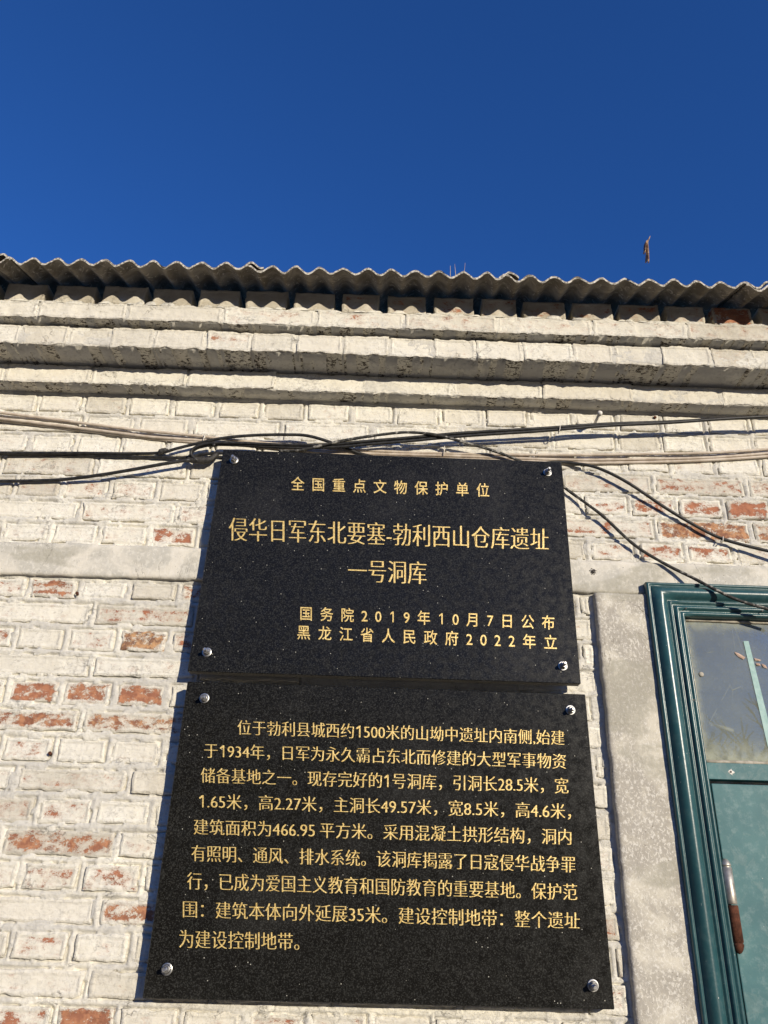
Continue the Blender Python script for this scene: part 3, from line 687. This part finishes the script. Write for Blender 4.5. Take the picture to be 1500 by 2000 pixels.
# ------------------------------------------------------------------ plaques
GL = {}
def text_mesh(body, off):
    cu = bpy.data.curves.new('glyph', 'FONT'); cu.body = body; cu.size = 1.0; cu.offset = off; cu.resolution_u = 3
    tmp = bpy.data.objects.new('glyph', cu); col.objects.link(tmp); dg = bpy.context.evaluated_depsgraph_get()
    src = bpy.data.meshes.new_from_object(tmp.evaluated_get(dg)); bpy.data.objects.remove(tmp); bpy.data.curves.remove(cu)
    co = np.empty(len(src.vertices)*3); src.vertices.foreach_get('co', co); polys = [tuple(p.vertices) for p in src.polygons]
    bpy.data.meshes.remove(src); return co.reshape(-1, 3), polys
def glyph(ch, off):
    if ch == '1':      # a flagged figure one, as cut on the stones
        w_ = off*1.0
        co = np.array([(.285-w_, 0, 0), (.365+w_, 0, 0), (.365+w_, .72, 0), (.285-w_, .72, 0), (.285-w_, .60, 0), (.12, .50, 0), (.12, .585, 0)])
        return co, [(0, 1, 2, 3, 4), (4, 3, 6, 5)], .56
    if (ch, off) not in GL:
        co, polys = text_mesh(ch, off); full = text_mesh('口'+ch+'口', off)[0][:, 0].max()
        if ('', off) not in GL: GL[('', off)] = text_mesh('口口', off)[0][:, 0].max()
        GL[(ch, off)] = (co, polys, full-GL[('', off)])
    return GL[(ch, off)]
def plaque(corners, label, lines, bolts, thick=24):
    """corners: TL, TR, BR, BL as (px, py, o): a granite slab standing off the wall on threaded bolts"""
    F = [V(*P(*c)) for c in corners]; ctr = sum(F, Vector())/4
    ex = ((F[1]-F[0])+(F[2]-F[3])).normalized(); nz = ex.cross(((F[0]-F[3])+(F[1]-F[2])).normalized()).normalized()   # outward?
    if nz.y > 0: nz = -nz
    t = empty('granite_plaque', ctr+nz*(-thick/1000)); tag(t, label, 'plaque', 'black granite plaques on the brick wall')
    # slab, front polished, sides sawn, with a small arris
    import bmesh
    bm = bmesh.new(); fr = [bm.verts.new(p) for p in F]; bk = [bm.verts.new(p-nz*thick/1000) for p in F]
    ff_ = bm.faces.new(fr); bb_ = bm.faces.new(bk[::-1]); sides = [bm.faces.new((fr[i], bk[i], bk[(i+1) % 4], fr[(i+1) % 4])) for i in range(4)]
    for s in sides: s.material_index = 1
    bmesh.ops.recalc_face_normals(bm, faces=bm.faces)
    bmesh.ops.bevel(bm, geom=list(bm.edges), offset=.0012, segments=1, affect='EDGES')
    me = bpy.data.meshes.new('slab'); bm.to_mesh(me); bm.free(); me.materials.append(MAT_GRANITE); me.materials.append(MAT_EDGE)
    at_world('slab', me, None, t)
    # plane of the face
    p0 = F[0]; org = Vector((CAM['x'], -CAM['d'], CAM['z']+GROUND))
    n3 = (F[1]-F[3]).cross(F[2]-F[0]).normalized()
    if n3.y > 0: n3 = -n3
    def on(px, py):
        d = FW*CAM['f']+RT*(px-750)-UP*(py-1000); k = (ctr-org).dot(n3)/d.dot(n3); return org+d*k
    ez = n3.cross(ex).normalized()
    if ez.z < 0: ez = -ez
    for body, L, Rr, style in lines:
        # L: (x, top, bottom) of the first glyph at its left edge, Rr: (x, top, bottom) of the last at its right edge
        glyphs, pen, track = [], 0.0, style.get('track', 1.0)
        for ch in body:
            if ch == ' ':
                pen += .22; continue
            co, polys, adv = glyph(ch, style['off']); glyphs.append((co+np.array([pen, 0, 0]), polys)); pen += adv+track-1.0
        x0 = min(g_[0][:, 0].min() for g_ in glyphs); x1 = max(g_[0][:, 0].max() for g_ in glyphs)
        lt, lb = on(L[0], L[1]), on(L[0], L[2]); rt_, rb = on(Rr[0], Rr[1]), on(Rr[0], Rr[2])
        y0, y1 = style.get('em', (-.07, .84))
        line = link('inscription', None, None, t, (lt+rb)/2)
        for co, polys in glyphs:
            vs, fs, k = [], [], 0
            for dx, dz in style['copies']:
                for c_ in co:
                    uu = (c_[0]-x0)/(x1-x0); v1 = (c_[1]-y0)/(y1-y0)
                    vs.append(lb.lerp(rb, uu).lerp(lt.lerp(rt_, uu), v1)+ex*(dx/1000)+n3*(.0005+dz/1000))
                fs += [tuple(j+k for j in p) for p in polys]; k += len(co)
            at_world('character', mesh_py('character', vs, fs), MAT_GOLD, line)
    for bx, by in bolts:
        c = on(bx, by); b = link('bolt', None, None, t, c)
        tz = n3+ex*random.uniform(-.06, .06)+ez*random.uniform(-.06, .06)
        vs, fs = lathe([(0, .0108), (.0018, .0108), (.0022, .0098)], c, n3, 24); at_world('washer', mesh_py('washer', vs, fs), MAT_STEEL, b)
        vs, fs = lathe([(.0022, .0082), (.0035, .0084), (.0045, .0076), (.0062, .0080), (.0075, .0074)], c, tz, 18); at_world('washer', mesh_py('washer', vs, fs), MAT_STEEL, b)
        vs, fs = lathe([(.0070, .0068), (.0080, .0072), (.0125, .0072), (.0135, .0064)], c, tz, 6); at_world('nut', mesh_py('nut', vs, fs), MAT_STEEL, b)
        pr = [(.0130, .0042)]; 
        for s in range(7): pr += [(.0135+s*.0012, .0043), (.0141+s*.0012, .0037)]
        pr += [(.0222, .0041), (.0238, .0028)]
        vs, fs = lathe(pr, c, tz, 14); at_world('threaded_rod', mesh_py('threaded_rod', vs, fs), MAT_STEEL, b)
        # rod runs back into the wall
        vs, fs = lathe([(-.062, .0045), (-.0242, .0045)], c, n3, 10); at_world('threaded_rod', mesh_py('threaded_rod', vs, fs), MAT_STEEL, b)
    return t
SONG = dict(off=-.017, copies=((-1.2, 0), (0, .12), (1.2, .24)))
SONGL = dict(off=-.016, copies=((-.75, 0), (0, .12), (.75, .24)))
HEI = dict(off=.006, copies=((0, 0),), track=1.0)
plaque([(436, 878, 47), (1097, 902, 47), (1134.7, 1335.5, 51), (366, 1311, 51)],
       'upper black granite plaque with a large gold title line, hung just under the cables',
       [('全国重点文物保护单位', (568.5, 931.5, 957.5), (955.5, 944.5, 970.5), dict(HEI, track=1.50)),
        ('侵华日军东北要塞-勃利西山仓库遗址', (448, 1010, 1056), (1070.7, 1032, 1075), dict(SONG)),
        ('一号洞库', (680.8, 1091.5, 1136), (832, 1096.5, 1141.5), dict(SONG)),
        ('国务院2019年10月7日公布', (586.7, 1184.5, 1211), (1082.7, 1202.5, 1229.5), dict(HEI, track=1.51)),
        ('黑龙江省人民政府2022年立', (580.8, 1221, 1248), (1087.5, 1241, 1268.5), dict(HEI, track=1.51))],
       [(457, 899), (1069, 923), (1099, 1301), (404, 1274)])
plaque([(366, 1331, 50), (1143, 1356, 50), (1200.5, 1972, 40), (278, 1950, 40)],
       'lower black granite plaque densely covered with nine gold lines of text',
       [('位于勃利县城西约1500米的山坳中遗址内南侧,始建', (464.6, 1406, 1435), (1101.7, 1426.5, 1455.5), SONGL),
        ('于1934年，日军为永久霸占东北而修建的大型军事物资', (399.6, 1451, 1480), (1104.6, 1472, 1502), SONGL),
        ('储备基地之一。现存完好的1号洞库，引洞长28.5米，宽', (393, 1499, 1529), (1109.6, 1519.5, 1550), SONGL),
        ('1.65米，高2.27米，主洞长49.57米，宽8.5米，高4.6米，', (390, 1549, 1579), (1114.5, 1569, 1600), SONGL),
        ('建筑面积为466.95 平方米。采用混凝土拱形结构，洞内', (379, 1599, 1630), (1115, 1619, 1650), SONGL),
        ('有照明、通风、排水系统。该洞库揭露了日寇侵华战争罪', (374.5, 1650, 1682), (1123, 1672.5, 1704.5), SONGL),
        ('行，已成为爱国主义教育和国防教育的重要基地。保护范', (366, 1703, 1737), (1126.6, 1726, 1758.5), SONGL),
        ('围：建筑本体向外延展35米。建设控制地带：整个遗址', (358, 1758.5, 1792), (1131.7, 1781.5, 1814.5), SONGL),
        ('为建设控制地带。', (350.6, 1815.5, 1851.5), (584, 1822, 1856), SONGL)],
       [(399, 1364), (1114, 1387), (1158, 1925), (326, 1893)])

# ------------------------------------------------------------------ cables
def cable(name, pts, r, mat, label, cat='cable', strands=1, spread=.0, parts=(), group='cables fixed along the wall', jitter=0.03):
    path = catmull([V(*P(*p)) for p in pts], .010)
    if strands == 1:
        vs, fs = tube_geo(path, r, 10, jitter=jitter); o = at_world(name, mesh_py(name, vs, fs, True), mat, None)
    else:
        o = empty(name, path[len(path)//2])
        for s in range(strands):
            ph = s*2*math.pi/strands
            pp = [p+Vector((0, -math.cos(ph+i*.02)*spread*.6, math.sin(ph+i*.02)*spread)) for i, p in enumerate(path)]
            vs, fs = tube_geo(pp, r, 10, jitter=jitter); at_world('strand', mesh_py('strand', vs, fs, True), mat, o)
    tag(o, label, cat, group); return o
cable('cable', [(-60, 797, 12), (0, 806, 12), (120, 821, 10), (250, 838, 11), (300, 843, 11), (400, 853, 10), (470, 861, 12), (560, 869, 9), (700, 879, 9), (870, 886, 10), (1100, 889, 10), (1250, 887, 10), (1400, 884, 11), (1560, 873, 12)],
      .0038, MAT_BEIGE, 'uppermost beige cable running along the wall above the plaque')
cable('cable', [(-60, 809, 16), (0, 817.5, 16), (120, 832, 12), (250, 848, 11), (300, 854, 11), (400, 861, 10), (480, 867, 12), (560, 874, 10), (700, 885, 8), (870, 890, 8), (1100, 898, 9), (1250, 897, 9), (1400, 893, 9), (1560, 880, 9)],
      .0040, MAT_BEIGE, 'beige cable just beneath the uppermost beige cable, grazing the plaque top')
cable('cable', [(-60, 813, 6), (0, 821, 6), (120, 835.5, 6), (250, 851, 6), (300, 857, 6), (400, 865, 7), (520, 872, 8), (700, 890, 8), (1000, 900, 7), (1120, 904, 7), (1250, 903, 7), (1400, 898, 7), (1560, 887, 7)],
      .0040, MAT_BEIGE, 'lowest of the three beige cables, partly behind the plaque top edge')
cable('cable', [(-60, 883, 16), (0, 884.5, 15), (150, 885, 14), (260, 886, 13), (315, 884, 18), (345, 876, 22), (390, 865, 24), (440, 855, 26), (500, 850, 26), (560, 849, 26), (600, 851, 26), (640, 862, 24), (680, 877, 18), (715, 889, 12), (800, 905, 9), (950, 914, 8), (1080, 903, 9), (1130, 906, 14), (1170, 915, 20), (1225, 942, 22), (1300, 992, 16), (1350, 1022, 13), (1400, 1048, 14), (1450, 1064, 20), (1530, 1083, 30)],
      .0042, MAT_CABLE, 'black cable arching over the plaque corner and descending across the red bricks at right')
cable('cable', [(-60, 886, 6), (0, 887, 6), (100, 888, 6), (150, 890, 7), (300, 893, 9), (360, 894, 11), (400, 887, 14), (440, 885.5, 18), (520, 893, 12), (640, 905, 8)],
      .0042, MAT_CABLE, 'short straight black cable at the left ending behind the plaque corner')
cable('cable', [(-60, 941, 14), (0, 940, 13), (70, 939, 12), (130, 936, 15), (200, 927, 22), (260, 917, 27), (320, 906, 30), (372, 898, 28)],
      .0046, MAT_CABLE, 'lowest black cable at the left rising to the taped joint beside the plaque')
dbl = cable('cable', [(388, 902, 24), (376, 893, 26), (373, 884, 28), (384, 874, 30), (410, 867.5, 30), (460, 867, 30), (520, 870, 28), (590, 872, 30), (660, 870, 32), (720, 864.5, 34), (800, 858, 34), (880, 850.5, 34), (960, 845, 36), (1060, 839, 38), (1180, 830, 42), (1300, 825, 46), (1400, 819, 50), (1560, 811, 56)],
      .0042, MAT_CABLE, 'twin black cable looping at the plaque corner and running up to the right edge', strands=2, spread=.0046)
cable('cable', [(545, 881, 22), (590, 879, 30), (640, 867, 38), (690, 857, 40), (760, 847, 42), (800, 844.5, 42), (850, 849, 42), (900, 862, 38), (950, 876, 30), (998, 893, 22), (1040, 912, 14), (1080, 935, 12), (1110, 958, 14), (1150, 987, 20), (1180, 1010, 22), (1240, 1065, 18), (1300, 1102, 22), (1352, 1128, 36), (1400, 1153, 56), (1450, 1175, 62), (1540, 1201, 66)],
      .0040, MAT_CABLE_OLD, 'weathered grey cable with worn pale patches crossing the top of the door frame', jitter=.10)
# taped joint and knob
j = at_world('cable_joint', mesh_py('cable_joint', *tube_geo(catmull([V(*P(*p)) for p in [(366, 898, 22), (385, 899, 22), (405, 899, 22), (417, 893, 20), (424, 886, 18)]], .004), .0085, 10, jitter=.12, taper=lambda t: .8+.4*math.sin(math.pi*t)), smooth=True), MAT_TAPE, None)
tag(j, 'bulky taped black splice on the cables beside the upper plaque corner', 'cable joint')
j = at_world('cable_joint', mesh_py('cable_joint', *tube_geo(catmull([V(*P(*p)) for p in [(308, 887, 17), (318, 881, 18), (328, 880, 19)]], .003), .0078, 10, jitter=.15, taper=lambda t: .6+.5*math.sin(math.pi*t)), smooth=True), MAT_TAPE, None)
tag(j, 'small taped black knob where two black cables part, left of the plaque', 'cable joint')
# ties and clips
def loop_tie(px, py, o, rx, rz, mat, label, name='cable_tie', cat='cable tie', tail=6):
    c = P(px, py, o); pts = [V(c[0]+rx*.25*math.sin(a), o+rx*math.cos(a), c[2]+rz*math.sin(a)) for a in [2*math.pi*i/14 for i in range(15)]]
    pts.append(V(c[0]+1.5, o+rx, c[2]+rz+tail)); vs, fs = tube_geo(catmull(pts, .003), .0013, 6, jitter=.1); tag(at_world(name, mesh_py(name, vs, fs, True), mat, None), label, cat)
loop_tie(399, 860, 12, 8, 9, MAT_TIE, 'pale cord tie round the beige cables left of the plaque')
loop_tie(867, 884, 10, 8, 11, MAT_TIE, 'pale cord tie round the beige cables above the middle of the plaque', tail=9)
loop_tie(1092, 841, 40, 9, 8, MAT_TIE, 'tiny knotted tie on the twin black cable, right of the plaque bolt', tail=2)
loop_tie(1410, 1056, 16, 7, 6, MAT_TIE, 'tiny pale tie on the black cable crossing the red bricks', tail=2)
vs, fs = lathe([(-.012, .0014), (.010, .0014), (.0102, .0042), (.0122, .0046), (.0135, .0030)], V(*P(419, 873, 22)), (0, -1, .05), 12)
tag(at_world('cable_clip', mesh_py('cable_clip', vs, fs, True), MAT_CABLE, None), 'small dark nail clip inside the cable loop by the plaque corner', 'cable clip')
# whitewashed nail under the cornice and a dark one on the top course
nq = P(1172, 806, 62)
nl = empty('nail', V(nq[0], 8, nq[2])); tag(nl, 'whitewashed knobby nail sticking out below the cornice', 'nail')
vs, fs = lathe([(-.005, .004), (.045, .0042)], V(nq[0], 8, nq[2]), (0, -1, 0), 12); at_world('shank', mesh_py('shank', vs, fs, True), MAT_NAIL, nl)
vs, fs = lathe([(.043, .004), (.046, .0062), (.051, .0074), (.055, .0062), (.058, .0025)], V(nq[0], 8, nq[2]), (0, -1, 0), 14); at_world('head', mesh_py('head', vs, fs, True), MAT_NAIL, nl)
for px, py, lab in ((1278, 817, 'dark rusty nail stub beneath the cornice right of the whitewashed nail'), (151, 1160, 'dark nail stub in the joint beside the reddest brick under the lintel'), (98, 1472, 'dark nail stub in the joint at the lower left of the wall')):
    q = P(px, py, 4); vs, fs = lathe([(-.008, .0030), (.004, .0034), (.006, .0042), (.008, .0036), (.0085, .001)], V(q[0], 2, q[2]), (.1, -1, .1), 10)
    tag(at_world('nail', mesh_py('nail', vs, fs, True), MAT_RUST, None), lab, 'nail')
# spider on the lintel
sq = P(1158, 1117, 12); sp = empty('spider', V(sq[0], 11, sq[2])); tag(sp, 'small dark spider on the pale concrete lintel between plaque and door', 'spider')
import bmesh
bm = bmesh.new(); bmesh.ops.create_icosphere(bm, subdivisions=2, radius=.0042, matrix=Matrix.Translation(V(sq[0], 14.5, sq[2]))@Matrix.Diagonal((1, .7, 1.1, 1)))
bmesh.ops.create_icosphere(bm, subdivisions=2, radius=.0026, matrix=Matrix.Translation(V(sq[0]+3.5, 14, sq[2]+3.2)))
me = bpy.data.meshes.new('body'); bm.to_mesh(me); bm.free(); at_world('body', me, MAT_SPIDER, sp)
for k in range(8):
    a = k*math.pi/4+.3+random.uniform(-.15, .15); l = random.uniform(7.5, 12)
    pts = [V(sq[0], 14, sq[2]), V(sq[0]+l*.5*math.cos(a), 17, sq[2]+l*.5*math.sin(a)), V(sq[0]+l*math.cos(a+.15), 11, sq[2]+l*math.sin(a+.15))]
    vs, fs = tube_geo(catmull(pts, .002), .0007, 5); at_world('leg', mesh_py('leg', vs, fs, True), MAT_SPIDER, sp)

# ------------------------------------------------------------------ dry leaf in the air and straw on the roof
def leaf():
    O = 300; t = empty('dry_leaf', V(*P(1264, 488, O))); tag(t, 'dry curled brown leaf in mid-air above the corrugated roof', 'leaf')
    def ribbon(pts, w, fold):
        vs, fs = [], []
        for i, (px, py, wl, wr, tw) in enumerate(pts):
            c = V(*P(px, py, O)); k = 1.18/1000*.98
            vs += [c+Vector((-wl*k, .002+tw*k, 0)), c+Vector((-wl*k*.3, -.003, 0)), c+Vector((wr*k*.35, -.006, 0)), c+Vector((wr*k, .004-tw*k*.5, 0))]
        n_ = len(pts)
        for i in range(n_-1):
            for j in range(3): a = i*4+j; fs.append((a, a+1, a+5, a+4))
        return vs, fs
    vs, fs = ribbon([(1268.5, 464, .5, .8, 0), (1266.5, 468, 1, 1.2, 0), (1265, 472, 2, 1, 1), (1263.5, 476, 3, 2, 2), (1264, 484, 2.2, 3.0, 2), (1264.5, 492, 2, 3.5, 2), (1265, 500, 3, 3.6, 3), (1265.2, 506, 3.8, 3.8, 3), (1264.5, 511, 3.5, 4.0, 2), (1264, 512.5, 2, 2, 1)], 1, 1)
    a = at_world('blade', mesh_py('blade', vs, fs, True), MAT_LEAF, t)
    vs, fs = ribbon([(1262.5, 472, 1.5, 2, 1), (1260.5, 477, 2, 2, 1), (1260, 484, 2.0, 2.2, 2), (1259.8, 490, 2, 1.6, 1), (1258.5, 494, 1.8, 1.2, 1), (1258, 495.5, .5, .5, 0)], 1, 1)
    b = at_world('blade', mesh_py('blade', vs, fs, True), MAT_LEAF, t)
    for o in (a, b):
        md = o.modifiers.new('thickness', 'SOLIDIFY'); md.thickness = .0008
leaf()
tg = empty('dry_grass', V(*P(893, 536, 120)))
tag(tg, 'three thin dry grass stalks rising behind the corrugated roof edge', 'grass')
for bx, by, tx, ty, r in ((878, 556, 879.5, 519, .0013), (890, 556, 888, 515.5, .0011), (903, 550, 908.5, 514, .0010)):
    a, b = V(*P(bx, by, 130)), V(*P(tx, ty, 120)); mid = (a+b)/2+Vector((.001, 0, 0))
    vs, fs = tube_geo(catmull([a, mid, b], .006), r, 6, taper=lambda t: 1-.6*t); at_world('stalk', mesh_py('stalk', vs, fs, True), MAT_STRAW, tg)

# ------------------------------------------------------------------ bare trees across the yard, mirrored in the door's pane
def tree(x, y, h, sd, label):
    rnd = random.Random(sd); t = tag(empty('bare_tree', (x, y, 0)), label, 'tree', 'bare trees across the yard')
    tv, tf, bv_, bf_ = [], [], [], []
    def grow(p, d, l, r, depth):
        n = 5; path = [p]; q = p.copy(); dd = d.copy()
        for i in range(n):
            dd = (dd+Vector((rnd.uniform(-.16, .16), rnd.uniform(-.16, .16), rnd.uniform(-.06, .14)))).normalized(); q = q+dd*l/n; path.append(q.copy())
        V_, F_ = (tv, tf) if depth == 0 else (bv_, bf_)
        tube_geo(path, r, 6 if depth < 2 else 3, V_, F_, caps=False, taper=lambda s: 1-.45*s)
        if depth < 4:
            for k in range(4 if depth < 3 else 3):
                s = rnd.uniform(.35, 1); i = min(int(s*n), n-1); a = rnd.uniform(0, 2*math.pi)
                side = Vector((math.cos(a), math.sin(a), rnd.uniform(.15, .9))).normalized()
                grow(path[i].lerp(path[i+1], s*n-i if s < 1 else 1), (dd*.5+side*.8).normalized(), l*rnd.uniform(.5, .72), r*.62, depth+1)
    grow(Vector((x, y, 0)), Vector((0, 0, 1)), h*.42, h*.016, 0)
    at_world('trunk', mesh_py('trunk', tv, tf, True), MAT_BARK, t); at_world('branches', mesh_py('branches', bv_, bf_, True), MAT_BARK, t)
tree(10.8, -24, 9.0, 3, 'bare twiggy tree across the yard, nearest of the row')
tree(13.6, -30, 11.5, 5, 'taller bare tree farther across the yard')
tree(12.2, -26, 8.0, 12, 'lower bare tree between its two neighbours across the yard')
tree(9.2, -32, 10.5, 8, 'bare tree at the left across the yard')
